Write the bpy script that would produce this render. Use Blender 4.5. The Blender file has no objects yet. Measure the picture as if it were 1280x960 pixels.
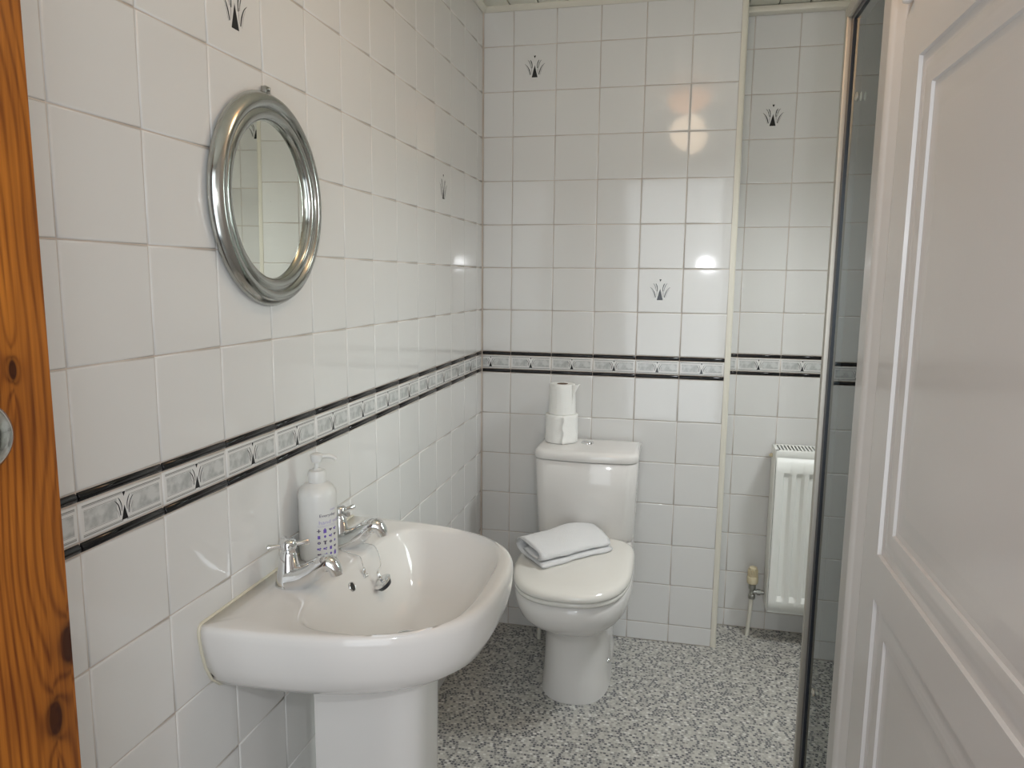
import bpy, bmesh, math, random
from mathutils import Vector, Matrix
random.seed(7)
PI = math.pi
SC = bpy.context.scene
COL = SC.collection

# ---------------------------------------------------------------- camera
cam_d = bpy.data.cameras.new('camera')
cam_d.sensor_width = 36.0
cam_d.lens = 916.34 / 1280.0 * 36.0
cam_d.clip_start = 0.02
cam = bpy.data.objects.new('camera', cam_d)
COL.objects.link(cam)
_r = Vector((0.9750865, 0.2215980, 0.0100315))
_u = Vector((-0.0410201, 0.1356869, 0.9899022))
_f = Vector((-0.2179992, 0.9656518, -0.1413965))
CAM = Vector((0.7099, -2.6255, 1.3284))
cam.matrix_world = Matrix((( _r.x, _u.x, -_f.x, CAM.x), (_r.y, _u.y, -_f.y, CAM.y), (_r.z, _u.z, -_f.z, CAM.z), (0, 0, 0, 1)))
SC.camera = cam

# ---------------------------------------------------------------- world, lights, exposure
SC.view_settings.view_transform = 'Standard'
SC.view_settings.look = 'None'
SC.view_settings.gamma = 1.0
SC.view_settings.use_curve_mapping = False
SC.view_settings.exposure = 0.37
w = bpy.data.worlds.new('world'); SC.world = w; w.use_nodes = True
w.node_tree.nodes['Background'].inputs[0].default_value = (0.75, 0.85, 1.0, 1)
w.node_tree.nodes['Background'].inputs[1].default_value = 0.15

def area(name, loc, target, sx, sy, power, color):
    l = bpy.data.lights.new(name, 'AREA'); l.shape = 'RECTANGLE'; l.size = sx; l.size_y = sy
    l.energy = power; l.color = color
    o = bpy.data.objects.new(name, l); COL.objects.link(o)
    o.location = loc
    o.rotation_euler = (Vector(target) - Vector(loc)).to_track_quat('-Z', 'Y').to_euler()
    return o
# daylight of the hall coming in through the open doorway behind the camera
area('hall_daylight', (0.66, -3.06, 1.15), (0.05, -1.2, 1.0), 0.72, 1.8, 9.0, (0.90, 0.96, 1.0))
# daylight of the unseen recess window, raised and tilted to keep upper walls darker
wd_ = area('window_daylight', (1.56, -0.60, 1.98), (0.86, -0.56, 0.10), 0.34, 0.30, 6.6, (0.94, 0.98, 1.0)); wd_.data.spread = math.radians(115)
# fill light added inside the shower to brighten glass, basin and left wall
sd_ = area('shower_fill_light', (1.585, -1.03, 1.30), (0.0, -1.25, 0.35), 0.24, 0.80, 3.4, (0.93, 0.98, 1.0)); sd_.data.spread = math.radians(110)
# the camera's own flash
area('camera_flash', (0.87, -2.60, 1.44), (0.55, 0.0, 1.0), 0.024, 0.016, 2.3, (0.95, 0.97, 1.0))
# warm bulb inside the ceiling lamp
LAMP = Vector((0.716, -1.28, 2.19))
pl = bpy.data.lights.new('lamp_bulb', 'POINT'); pl.energy = 1.9; pl.color = (1.0, 0.74, 0.50); pl.shadow_soft_size = 0.09
po = bpy.data.objects.new('lamp_bulb', pl); COL.objects.link(po); po.location = LAMP + Vector((0, 0, -0.13))

# ---------------------------------------------------------------- helpers
def new_mat(name, color, rough=0.5, metal=0.0, coat=0.0, coat_rough=0.03, spec=0.5):
    m = bpy.data.materials.new(name); m.use_nodes = True
    b = m.node_tree.nodes['Principled BSDF']
    b.inputs['Base Color'].default_value = (*color, 1)
    b.inputs['Roughness'].default_value = rough
    b.inputs['Metallic'].default_value = metal
    b.inputs['Coat Weight'].default_value = coat
    b.inputs['Coat Roughness'].default_value = coat_rough
    b.inputs['Specular IOR Level'].default_value = spec
    return m
def nodes(m): return m.node_tree.nodes, m.node_tree.links, m.node_tree.nodes['Principled BSDF']
def add_bump(m, scale, strength, dist=0.001, detail=2.0, coord='Object', tex='noise'):
    n, l, b = nodes(m)
    tc = n.new('ShaderNodeTexCoord'); bp = n.new('ShaderNodeBump')
    t = n.new('ShaderNodeTexNoise'); t.inputs['Scale'].default_value = scale; t.inputs['Detail'].default_value = detail
    l.new(tc.outputs[coord], t.inputs['Vector'])
    l.new(t.outputs['Fac'], bp.inputs['Height'])
    bp.inputs['Strength'].default_value = strength; bp.inputs['Distance'].default_value = dist
    l.new(bp.outputs['Normal'], b.inputs['Normal'])
    return t, bp
def add_tone(m, c1, c2, scale=5, lo=0.35, hi=0.65, detail=3):
    n, l, b = nodes(m)
    tc = n.new('ShaderNodeTexCoord'); t = n.new('ShaderNodeTexNoise'); r = n.new('ShaderNodeValToRGB')
    t.inputs['Scale'].default_value = scale; t.inputs['Detail'].default_value = detail
    r.color_ramp.elements[0].position = lo; r.color_ramp.elements[0].color = (*c1, 1)
    r.color_ramp.elements[1].position = hi; r.color_ramp.elements[1].color = (*c2, 1)
    l.new(tc.outputs['Object'], t.inputs['Vector']); l.new(t.outputs['Fac'], r.inputs['Fac'])
    l.new(r.outputs['Color'], b.inputs['Base Color'])
    return r

M = {}
M['tile'] = new_mat('white_glazed_tile', (0.72, 0.715, 0.70), 0.07); add_bump(M['tile'], 9, 0.25, 0.0012, 1.0)
M['black'] = new_mat('black_glazed_tile', (0.006, 0.006, 0.007), 0.08, spec=0.4)
M['print_black'] = new_mat('black_print', (0.012, 0.012, 0.015), 0.15)
M['print_grey'] = new_mat('grey_print', (0.28, 0.28, 0.27), 0.15)
M['marble'] = new_mat('marbled_grey_print', (0.45, 0.46, 0.45), 0.15)
add_tone(M['marble'], (0.42, 0.43, 0.425), (0.60, 0.61, 0.60), 60, 0.4, 0.6, 6)
M['grout'] = new_mat('grout', (0.58, 0.50, 0.44), 0.85); add_tone(M['grout'], (0.50, 0.42, 0.36), (0.67, 0.60, 0.53), 6)
M['ceramic'] = new_mat('white_sanitary_ceramic', (0.755, 0.735, 0.71), 0.09)
M['seat'] = new_mat('cream_white_seat_plastic', (0.77, 0.75, 0.70), 0.14)
M['chrome'] = new_mat('chrome', (0.80, 0.81, 0.82), 0.07, metal=1.0)
M['frame_chrome'] = new_mat('brushed_chrome', (0.46, 0.47, 0.45), 0.16, metal=1.0)
M['satin'] = new_mat('satin_aluminium', (0.52, 0.50, 0.45), 0.5, metal=1.0)
M['rubber'] = new_mat('dark_seal_rubber', (0.02, 0.024, 0.035), 0.35)
M['white_paint'] = new_mat('white_gloss_paint', (0.65, 0.63, 0.61), 0.22, coat=0.2, coat_rough=0.15)
t_, b_ = add_bump(M['white_paint'], 60, 0.10, 0.0006, 4.0)
M['door_paint'] = new_mat('white_woodgrain_paint', (0.64, 0.62, 0.605), 0.2, coat=0.3, coat_rough=0.12)
n, l, b = nodes(M['door_paint'])
tc = n.new('ShaderNodeTexCoord'); mp = n.new('ShaderNodeMapping'); mp.inputs['Scale'].default_value = (400, 400, 8)
nz = n.new('ShaderNodeTexNoise'); nz.inputs['Scale'].default_value = 1.0; nz.inputs['Detail'].default_value = 3
bp = n.new('ShaderNodeBump'); bp.inputs['Strength'].default_value = 0.12; bp.inputs['Distance'].default_value = 0.0005
l.new(tc.outputs['Object'], mp.inputs['Vector']); l.new(mp.outputs['Vector'], nz.inputs['Vector'])
l.new(nz.outputs['Fac'], bp.inputs['Height']); l.new(bp.outputs['Normal'], b.inputs['Normal'])
M['radiator'] = new_mat('white_radiator_enamel', (0.86, 0.87, 0.83), 0.35)
M['dark'] = new_mat('dark_void', (0.03, 0.028, 0.025), 0.8)
M['trim'] = new_mat('ivory_plastic_trim', (0.72, 0.69, 0.60), 0.3)
M['ceiling'] = new_mat('ivory_pvc_cladding', (0.84, 0.84, 0.74), 0.35)
M['plaster'] = new_mat('painted_plaster', (0.68, 0.66, 0.62), 0.7)
M['silicone'] = new_mat('yellowed_silicone', (0.68, 0.64, 0.52), 0.4)
M['paper'] = new_mat('soft_tissue_paper', (0.88, 0.88, 0.85), 0.95, spec=0.1)
t_, b_ = add_bump(M['paper'], 1.0, 0.5, 0.0012, 3.0)
n, l, b = nodes(M['paper'])
mp = n.new('ShaderNodeMapping'); mp.inputs['Scale'].default_value = (60, 60, 420)
for lk in list(t_.inputs['Vector'].links): src = lk.from_socket; l.remove(lk)
l.new(src, mp.inputs['Vector']); l.new(mp.outputs['Vector'], t_.inputs['Vector'])
M['core'] = new_mat('cardboard_core', (0.22, 0.15, 0.11), 0.9)
M['towel'] = new_mat('white_terry_cotton', (0.93, 0.93, 0.93), 1.0, spec=0.05); add_bump(M['towel'], 330, 1.0, 0.006, 4.0)
nodes(M['towel'])[2].inputs['Sheen Weight'].default_value = 0.3
M['valve_cream'] = new_mat('aged_cream_plastic', (0.66, 0.58, 0.40), 0.4)
M['brass_chrome'] = new_mat('tarnished_chrome', (0.38, 0.38, 0.36), 0.28, metal=1.0)
M['pipe'] = new_mat('white_painted_pipe', (0.68, 0.66, 0.58), 0.4)
M['bottle'] = new_mat('frosted_translucent_plastic', (0.71, 0.71, 0.69), 0.32)
nodes(M['bottle'])[2].inputs['Subsurface Weight'].default_value = 0.5
nodes(M['bottle'])[2].inputs['Subsurface Radius'].default_value = (0.03, 0.03, 0.03)
M['purple'] = new_mat('purple_ink', (0.16, 0.10, 0.45), 0.5)
M['grey_ink'] = new_mat('dark_grey_ink', (0.10, 0.08, 0.14), 0.5)
M['lilac_ink'] = new_mat('lilac_ink', (0.42, 0.38, 0.62), 0.5)
M['mirror'] = new_mat('silvered_mirror', (0.82, 0.84, 0.78), 0.01, metal=1.0)
# clear shower glass: tinted see-through sheet with Fresnel reflection on each face
g = bpy.data.materials.new('shower_glass'); g.use_nodes = True
gn, gl = g.node_tree.nodes, g.node_tree.links
gn.remove(gn['Principled BSDF'])
tr = gn.new('ShaderNodeBsdfTransparent'); tr.inputs[0].default_value = (0.92, 0.96, 0.94, 1)
gs = gn.new('ShaderNodeBsdfGlossy'); gs.inputs['Roughness'].default_value = 0.0; gs.inputs[0].default_value = (0.95, 0.98, 0.96, 1)
fr = gn.new('ShaderNodeFresnel'); fr.inputs['IOR'].default_value = 1.5
ms = gn.new('ShaderNodeMixShader'); gl.new(fr.outputs[0], ms.inputs[0]); gl.new(tr.outputs[0], ms.inputs[1]); gl.new(gs.outputs[0], ms.inputs[2])
gl.new(ms.outputs[0], gn['Material Output'].inputs[0])
M['glass'] = g
# enclosure's side, made translucent so its glow brightens the view through the pane
fg = new_mat('translucent_fill_glass', (0.78, 0.80, 0.79), 0.4); M['obscured'] = fg
n, l, b = nodes(fg); tl = n.new('ShaderNodeBsdfTranslucent'); tl.inputs[0].default_value = (0.96, 0.98, 0.97, 1)
mxs = n.new('ShaderNodeMixShader'); mxs.inputs[0].default_value = 0.85
l.new(b.outputs[0], mxs.inputs[1]); l.new(tl.outputs[0], mxs.inputs[2]); l.new(mxs.outputs[0], n['Material Output'].inputs[0])
# lamp glass: gives off light
e = bpy.data.materials.new('glowing_orange_glass'); e.use_nodes = True
eb = e.node_tree.nodes['Principled BSDF']; eb.inputs['Base Color'].default_value = (0.8, 0.4, 0.2, 1)
eb.inputs['Emission Color'].default_value = (1.0, 0.47, 0.20, 1); eb.inputs['Emission Strength'].default_value = 3.0
M['lamp_glass'] = e

# pine: stretched rings with knots
def pine_mat():
    m = bpy.data.materials.new('varnished_pine'); m.use_nodes = True
    n, l, b = nodes(m)
    b.inputs['Roughness'].default_value = 0.42; b.inputs['Specular IOR Level'].default_value = 0.12
    tc = n.new('ShaderNodeTexCoord')
    sep = n.new('ShaderNodeSeparateXYZ'); l.new(tc.outputs['Object'], sep.inputs[0])
    def math_(op, a, b2=None, c=None):
        k = n.new('ShaderNodeMath'); k.operation = op
        for i, v in enumerate((a, b2, c)):
            if v is None: continue
            if isinstance(v, (int, float)): k.inputs[i].default_value = v
            else: l.new(v, k.inputs[i])
        return k.outputs[0]
    # slow sideways wander of the grain
    mpw = n.new('ShaderNodeMapping'); mpw.inputs['Scale'].default_value = (3, 6, 2.2)
    l.new(tc.outputs['Object'], mpw.inputs['Vector'])
    wn = n.new('ShaderNodeTexNoise'); wn.inputs['Scale'].default_value = 1.0; wn.inputs['Detail'].default_value = 1.5
    l.new(mpw.outputs['Vector'], wn.inputs['Vector'])
    u = math_('ADD', sep.outputs['Y'], math_('MULTIPLY', wn.outputs['Fac'], 0.11))
    dark = None
    # knots: (y, z, radius) on the leaf, in the door's own coordinates
    for (ky, kz, kr) in [(0.026, 0.905, 0.012), (0.040, 1.245, 0.006), (0.046, 1.575, 0.013), (0.004, 0.970, 0.013), (0.14, 1.38, 0.012), (0.03, 0.42, 0.013), (0.20, 0.9, 0.012)]:
        dy = math_('SUBTRACT', sep.outputs['Y'], -ky)
        dz = math_('MULTIPLY', math_('SUBTRACT', sep.outputs['Z'], kz), 0.42)
        d2 = math_('ADD', math_('MULTIPLY', dy, dy), math_('MULTIPLY', dz, dz))
        g_ = math_('DIVIDE', kr * kr * 2.2, math_('ADD', d2, kr * kr * 0.8))      # falls off away from the knot
        u = math_('ADD', u, math_('MULTIPLY', g_, math_('MULTIPLY', math_('SIGN', dy), 0.012)))
        dc = math_('SMOOTHSTEP' if False else 'LESS_THAN', d2, (kr * 0.62) ** 2)
        soft = math_('MULTIPLY', math_('POWER', math_('MINIMUM', math_('DIVIDE', (kr * 0.55) ** 2, d2), 1.0), 1.1), 0.92)
        dark = soft if dark is None else math_('MAXIMUM', dark, soft)
    wv = math_('POWER', math_('ABSOLUTE', math_('SINE', math_('MULTIPLY', u, 330.0))), 5.0)
    fine = n.new('ShaderNodeTexNoise'); mpf = n.new('ShaderNodeMapping'); mpf.inputs['Scale'].default_value = (300, 300, 9)
    l.new(tc.outputs['Object'], mpf.inputs['Vector']); l.new(mpf.outputs['Vector'], fine.inputs['Vector']); fine.inputs['Scale'].default_value = 1.0
    w2 = math_('ADD', math_('MULTIPLY', wv, 0.36), math_('MULTIPLY', fine.outputs['Fac'], 0.80))
    patch = n.new('ShaderNodeTexNoise'); patch.inputs['Scale'].default_value = 5.0
    l.new(tc.outputs['Object'], patch.inputs['Vector'])
    w2 = math_('ADD', w2, math_('MULTIPLY', math_('SUBTRACT', patch.outputs['Fac'], 0.5), 1.1))
    rmp = n.new('ShaderNodeValToRGB'); l.new(w2, rmp.inputs['Fac'])
    rmp.color_ramp.elements[0].position = 0.15; rmp.color_ramp.elements[0].color = (0.44, 0.150, 0.022, 1)
    rmp.color_ramp.elements[1].position = 0.95; rmp.color_ramp.elements[1].color = (0.14, 0.038, 0.009, 1)
    mx = n.new('ShaderNodeMix'); mx.data_type = 'RGBA'
    l.new(dark, mx.inputs['Factor']); l.new(rmp.outputs['Color'], mx.inputs['A']); mx.inputs['B'].default_value = (0.030, 0.009, 0.006, 1)
    l.new(mx.outputs['Result'], b.inputs['Base Color'])
    return m
M['pine'] = pine_mat()

# speckled mosaic vinyl
def floor_mat():
    m = bpy.data.materials.new('grey_mosaic_vinyl'); m.use_nodes = True
    n, l, b = nodes(m)
    b.inputs['Roughness'].default_value = 0.38
    tc = n.new('ShaderNodeTexCoord')
    def chips(cell, off, rowshift):
        mp = n.new('ShaderNodeMapping'); mp.inputs['Scale'].default_value = (1 / cell[0], 1 / cell[1], 1)
        mp.inputs['Location'].default_value = (off, off * 1.7, 0)
        l.new(tc.outputs['Object'], mp.inputs['Vector'])
        sp = n.new('ShaderNodeSeparateXYZ'); l.new(mp.outputs['Vector'], sp.inputs[0])
        fy = n.new('ShaderNodeMath'); fy.operation = 'FLOOR'; l.new(sp.outputs['Y'], fy.inputs[0])
        wn = n.new('ShaderNodeTexWhiteNoise'); wn.noise_dimensions = '1D'; l.new(fy.outputs[0], wn.inputs['W'])
        ax = n.new('ShaderNodeMath'); ax.operation = 'MULTIPLY_ADD'; l.new(wn.outputs['Value'], ax.inputs[0]); ax.inputs[1].default_value = rowshift; l.new(sp.outputs['X'], ax.inputs[2])
        fx = n.new('ShaderNodeMath'); fx.operation = 'FLOOR'; l.new(ax.outputs[0], fx.inputs[0])
        cb = n.new('ShaderNodeCombineXYZ'); l.new(fx.outputs[0], cb.inputs[0]); l.new(fy.outputs[0], cb.inputs[1])
        w2 = n.new('ShaderNodeTexWhiteNoise'); w2.noise_dimensions = '2D'; l.new(cb.outputs[0], w2.inputs['Vector'])
        gx = n.new('ShaderNodeMath'); gx.operation = 'FRACT'; l.new(ax.outputs[0], gx.inputs[0])
        gy = n.new('ShaderNodeMath'); gy.operation = 'FRACT'; l.new(sp.outputs['Y'], gy.inputs[0])
        def edge(g_):
            a = n.new('ShaderNodeMath'); a.operation = 'PINGPONG'; a.inputs[1].default_value = 0.5; l.new(g_.outputs[0], a.inputs[0]); return a
        mn = n.new('ShaderNodeMath'); mn.operation = 'MINIMUM'; l.new(edge(gx).outputs[0], mn.inputs[0]); l.new(edge(gy).outputs[0], mn.inputs[1])
        lt = n.new('ShaderNodeMath'); lt.operation = 'LESS_THAN'; lt.inputs[1].default_value = 0.10; l.new(mn.outputs[0], lt.inputs[0])
        return w2.outputs['Value'], lt.outputs[0]
    v1, j1 = chips((0.0095, 0.0085), 0.0, 3.0)
    r1 = n.new('ShaderNodeValToRGB'); r1.color_ramp.interpolation = 'CONSTANT'
    cols = [(0.0, (0.085, 0.085, 0.095)), (0.20, (0.17, 0.168, 0.165)), (0.36, (0.31, 0.30, 0.275)), (0.52, (0.43, 0.415, 0.375)), (0.72, (0.52, 0.505, 0.455)), (0.92, (0.64, 0.63, 0.59))]
    r1.color_ramp.elements[0].position = 0.0; r1.color_ramp.elements[0].color = (*cols[0][1], 1)
    r1.color_ramp.elements[1].position = cols[1][0]; r1.color_ramp.elements[1].color = (*cols[1][1], 1)
    for p, c in cols[2:]:
        el = r1.color_ramp.elements.new(p); el.color = (*c, 1)
    l.new(v1, r1.inputs['Fac'])
    mx = n.new('ShaderNodeMix'); mx.data_type = 'RGBA'; l.new(j1, mx.inputs['Factor']); l.new(r1.outputs['Color'], mx.inputs['A']); mx.inputs['B'].default_value = (0.46, 0.45, 0.42, 1)
    l.new(mx.outputs['Result'], b.inputs['Base Color'])
    return m
M['floor'] = floor_mat()

def link(o, parent=None):
    COL.objects.link(o)
    if parent is not None: o.parent = parent
    return o
def obj(name, me, mats=None, parent=None, smooth=False, loc=None, rot=None, angle=None):
    """mesh or bmesh -> ONE linked object"""
    if isinstance(me, bmesh.types.BMesh):
        bm = me
        bmesh.ops.recalc_face_normals(bm, faces=bm.faces)
        me = bpy.data.meshes.new(name); bm.to_mesh(me); bm.free()
    if mats is not None and not me.materials:
        for m in (mats if isinstance(mats, (list, tuple)) else [mats]): me.materials.append(m)
    if smooth:
        me.shade_smooth()
        if angle: me.set_sharp_from_angle(angle=math.radians(angle))
    o = bpy.data.objects.new(name, me); link(o, parent)
    if loc is not None: o.location = loc
    if rot is not None: o.rotation_euler = rot
    return o
def tag(o, label=None, cat=None, group=None, kind=None):
    if label: o['label'] = label
    if cat: o['category'] = cat
    if group: o['group'] = group
    if kind: o['kind'] = kind
    return o
def thing(name, loc, label, cat, group=None, kind=None, rotz=0):
    o = bpy.data.objects.new(name, None); COL.objects.link(o)
    o.empty_display_size = 0.05; o.location = loc; o.rotation_euler = (0, 0, rotz)
    return tag(o, label, cat, group, kind)
def box(bm, x0, x1, y0, y1, z0, z1, bev=0.0, seg=2, mi=0):
    t = bmesh.new()
    vs = [t.verts.new(p) for p in [(x0, y0, z0), (x1, y0, z0), (x1, y1, z0), (x0, y1, z0), (x0, y0, z1), (x1, y0, z1), (x1, y1, z1), (x0, y1, z1)]]
    for f in [(0, 3, 2, 1), (4, 5, 6, 7), (0, 1, 5, 4), (1, 2, 6, 5), (2, 3, 7, 6), (3, 0, 4, 7)]: t.faces.new([vs[i] for i in f])
    if bev > 0: bmesh.ops.bevel(t, geom=list(t.edges), offset=bev, segments=seg, profile=0.5, affect='EDGES')
    for f in t.faces: f.material_index = mi
    merge(bm, t); return bm
def merge(bm, t, mat=None):
    if mat is not None: bmesh.ops.transform(t, matrix=mat, verts=t.verts)
    me = bpy.data.meshes.new('tmp'); t.to_mesh(me); t.free(); bm.from_mesh(me); bpy.data.meshes.remove(me)
def loft(bm, rings, cap0=True, cap1=True, closed=True, mi=0):
    R = [[bm.verts.new(p) for p in r] for r in rings]
    n = len(R[0])
    for a, b in zip(R[:-1], R[1:]):
        for i in range(n if closed else n - 1):
            j = (i + 1) % n
            f = bm.faces.new((a[i], a[j], b[j], b[i])); f.material_index = mi
    if cap0: f = bm.faces.new(list(reversed(R[0]))); f.material_index = mi
    if cap1: f = bm.faces.new(R[-1]); f.material_index = mi
    return R
def lathe(bm, prof, n=32, mat=None, cap0=True, cap1=True, mi=0, closed_prof=False):
    """prof: (radius, height) turned about Z"""
    t = bmesh.new()
    rings = [[(r * math.cos(2 * PI * i / n), r * math.sin(2 * PI * i / n), z) for i in range(n)] for r, z in prof]
    if closed_prof:
        rings.append(rings[0]); loft(t, rings, False, False); bmesh.ops.remove_doubles(t, verts=t.verts, dist=1e-6)
    else: loft(t, rings, cap0, cap1)
    for f in t.faces: f.material_index = mi
    merge(bm, t, mat); return bm
def tube(bm, pts, rad, n=12, caps=True, mi=0):
    """rad: number or list; frames carried along"""
    pts = [Vector(p) for p in pts]
    if not isinstance(rad, (list, tuple)): rad = [rad] * len(pts)
    up = None; rings = []
    for i, p in enumerate(pts):
        d = (pts[min(i + 1, len(pts) - 1)] - pts[max(i - 1, 0)]).normalized()
        if up is None:
            up = Vector((0, 0, 1)) if abs(d.z) < 0.9 else Vector((1, 0, 0))
        s = d.cross(up).normalized(); up = s.cross(d).normalized()
        r = rad[i]; rx, ry = r if isinstance(r, (list, tuple)) else (r, r)
        rings.append([p + s * rx * math.cos(2 * PI * k / n) + up * ry * math.sin(2 * PI * k / n) for k in range(n)])
    loft(bm, rings, caps, caps, mi=mi); return bm
def smooth_path(pts, k=6):
    P = [Vector(p) for p in pts]; out = []
    P = [P[0] * 2 - P[1]] + P + [P[-1] * 2 - P[-2]]
    for i in range(1, len(P) - 2):
        for j in range(k):
            t = j / k; a, b, c, d = P[i - 1:i + 3]
            out.append(0.5 * ((2 * b) + (c - a) * t + (2 * a - 5 * b + 4 * c - d) * t * t + (3 * b - a - 3 * c + d) * t ** 3))
    out.append(P[-2]); return out
def sph(bm, c, r, u=12, v=8, mi=0):
    t = bmesh.new(); bmesh.ops.create_uvsphere(t, u_segments=u, v_segments=v, radius=r)
    for f in t.faces: f.material_index = mi
    merge(bm, t, Matrix.Translation(c)); return bm

# ---------------------------------------------------------------- dimensions
P = 0.152            # tile pitch
PV = 0.15263         # vertical pitch
ZT = 1.0645          # top of the border band
ZB = ZT - 0.0788     # bottom of it
CEIL = 2.262
YA = 0.1936          # depth of the recess
XR = 0.876           # end of the back wall
GAP = 0.0019

# tile meshes: local X = width, Z = height, front towards -Y, origin at the centre of the back
_tm = {}
def tile_mesh(wd, ht, dep=0.006, kind='tile'):
    key = (round(wd, 4), round(ht, 4), dep, kind)
    if key in _tm: return _tm[key]
    bm = bmesh.new(); w2, h2 = wd / 2, ht / 2
    if kind == 'pencil':
        rings = []
        prof = [(-h2, 0), (-h2, -dep * .35), (-h2 * .8, -dep * .72), (-h2 * .4, -dep * .95), (0, -dep), (h2 * .4, -dep * .95), (h2 * .8, -dep * .72), (h2, -dep * .35), (h2, 0)]
        for x, k in ((-w2, .8), (-w2 + .0012, 1.0), (w2 - .0012, 1.0), (w2, .8)):
            rings.append([(x, y * k, z) for z, y in prof])
        loft(bm, rings, True, True, closed=True)
    else:
        rings = []
        for ins, d in ((0, 0), (0, dep * .66), (.0006, dep * .88), (.0019, dep * .98), (.0034, dep)):
            rings.append([(-w2 + ins, -d, -h2 + ins), (w2 - ins, -d, -h2 + ins), (w2 - ins, -d, h2 - ins), (-w2 + ins, -d, h2 - ins)])
        loft(bm, rings, True, True)
    bmesh.ops.recalc_face_normals(bm, faces=bm.faces)
    me = bpy.data.meshes.new(kind); bm.to_mesh(me); bm.free(); me.shade_smooth()
    big = 0.3 * wd * ht
    if kind != 'pencil':
        fl = [p.area > big for p in me.polygons]
        me.attributes.new('sharp_face', 'BOOLEAN', 'FACE')
        me.polygons.foreach_set('use_smooth', [not f for f in fl])
    else: me.set_sharp_from_angle(angle=math.radians(50))
    me.materials.append(M['black'] if kind == 'pencil' else M['tile'])
    _tm[key] = me; return me

# printed emblem: black triangle with feathered curves (flat print on the glaze)
def ribbon(bm, pts, wds, y, mi=0):
    pts = smooth_path([(p[0], 0, p[1]) for p in pts], 5); n_ = len(pts); L = []; Rr = []
    for i, p in enumerate(pts):
        d = (pts[min(i + 1, n_ - 1)] - pts[max(i - 1, 0)]).normalized(); s = Vector((-d.z, 0, d.x))
        t = i / (n_ - 1); k = t * (len(wds) - 1); a = int(min(k, len(wds) - 2)); ww = (wds[a] + (wds[a + 1] - wds[a]) * (k - a)) / 2
        L.append(bm.verts.new((p.x + s.x * ww, y, p.z + s.z * ww))); Rr.append(bm.verts.new((p.x - s.x * ww, y, p.z - s.z * ww)))
    for i in range(n_ - 1):
        f = bm.faces.new((L[i], L[i + 1], Rr[i + 1], Rr[i])); f.material_index = mi
def poly(bm, pts, y, mi=0):
    f = bm.faces.new([bm.verts.new((p[0], y, p[1])) for p in pts]); f.material_index = mi
def emblem(bm, s, y, oz=0.0, ox=0.0):
    def S(pl): return [(ox + a * s, oz + b_ * s) for a, b_ in pl]
    poly(bm, S([(-.0105, 0), (.0105, 0), (0, .040)]), y)
    poly(bm, S([(0, .063), (.004, .072), (-.004, .072)]), y)
    for k in (-1, 1):
        ribbon(bm, S([(k * .0148, .009), (k * .019, .024), (k * .026, .037), (k * .035, .0455)]), [.0026 * s, .0030 * s, .0020 * s, .0006 * s], y)
        ribbon(bm, S([(k * .0098, .030), (k * .0095, .042), (k * .0118, .051), (k * .0155, .0575)]), [.0022 * s, .0026 * s, .0030 * s, .0018 * s], y)
        ribbon(bm, S([(k * .0135, .032), (k * .0155, .043), (k * .0185, .051), (k * .0235, .0575)]), [.0008 * s, .0018 * s, .0018 * s, .001 * s], y)
        ribbon(bm, S([(k * .0118, .012), (k * .0108, .024), (k * .0115, .036)]), [.0008 * s, .0016 * s, .0008 * s], y, 1)
        ribbon(bm, S([(k * .0185, .007), (k * .0235, .024), (k * .031, .039)]), [.0006 * s, .0010 * s, .0004 * s], y, 1)
_em = None
def emblem_mesh():
    global _em
    if _em is None:
        bm = bmesh.new(); emblem(bm, 1.0, -0.00615, -0.032)
        _em = bpy.data.meshes.new('printed_motif'); bm.to_mesh(_em); bm.free()
        _em.materials.append(M['print_black']); _em.materials.append(M['print_grey'])
    return _em
_bp = {}
def border_print(x0, x1):
    """print of a border tile, clipped to the piece x0..x1 of a whole tile centred on 0"""
    key = (round(x0, 4), round(x1, 4))
    if key in _bp: return _bp[key]
    bm = bmesh.new(); y = -0.00615
    def rect(a, b_, z0, z1, mi, yy=y):
        a, b_ = max(a, x0 + .002), min(b_, x1 - .002)
        if b_ - a > .002: poly(bm, [(a, z0), (b_, z0), (b_, z1), (a, z1)], yy, mi)
    for s in (-1, 1):
        for z, t in ((.0195, .0007), (.0178, .0004)):
            a, b_ = (-.0705, -.0035) if s < 0 else (.0035, .0705)
            rect(a, b_, z - t, z + t, 1); rect(a, b_, -z - t, -z + t, 1)
        a, b_ = (-.068, -.013) if s < 0 else (.013, .068)
        rect(a, b_, -.0122, .0122, 2)
        rect(a, b_, .0128, .0134, 1); rect(a, b_, -.0134, -.0128, 1)
    if x0 < -.02 and x1 > .02:
        y2 = -0.0063
        poly(bm, [(-.0058, -.0185), (.0058, -.0185), (0, .001)], y2, 0)
        poly(bm, [(0, .0128), (.003, .0195), (-.003, .0195)], y2, 0)
        for k in (-1, 1):
            ribbon(bm, [(k * .0075, -.0115), (k * .0085, -.003), (k * .0115, .005), (k * .0165, .0105)], [.0012, .0017, .0014, .0005], y2)
            ribbon(bm, [(k * .0048, -.006), (k * .005, .002), (k * .0075, .009), (k * .0105, .0135)], [.0008, .0014, .0014, .0007], y2)
            ribbon(bm, [(k * .0098, -.013), (k * .012, -.005), (k * .016, .002)], [.0004, .0009, .0004], y2, 1)
    me = bpy.data.meshes.new('printed_pattern'); bm.to_mesh(me); bm.free()
    for k in ('print_black', 'print_grey', 'marble'): me.materials.append(M[k])
    _bp[key] = me; return me

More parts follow.
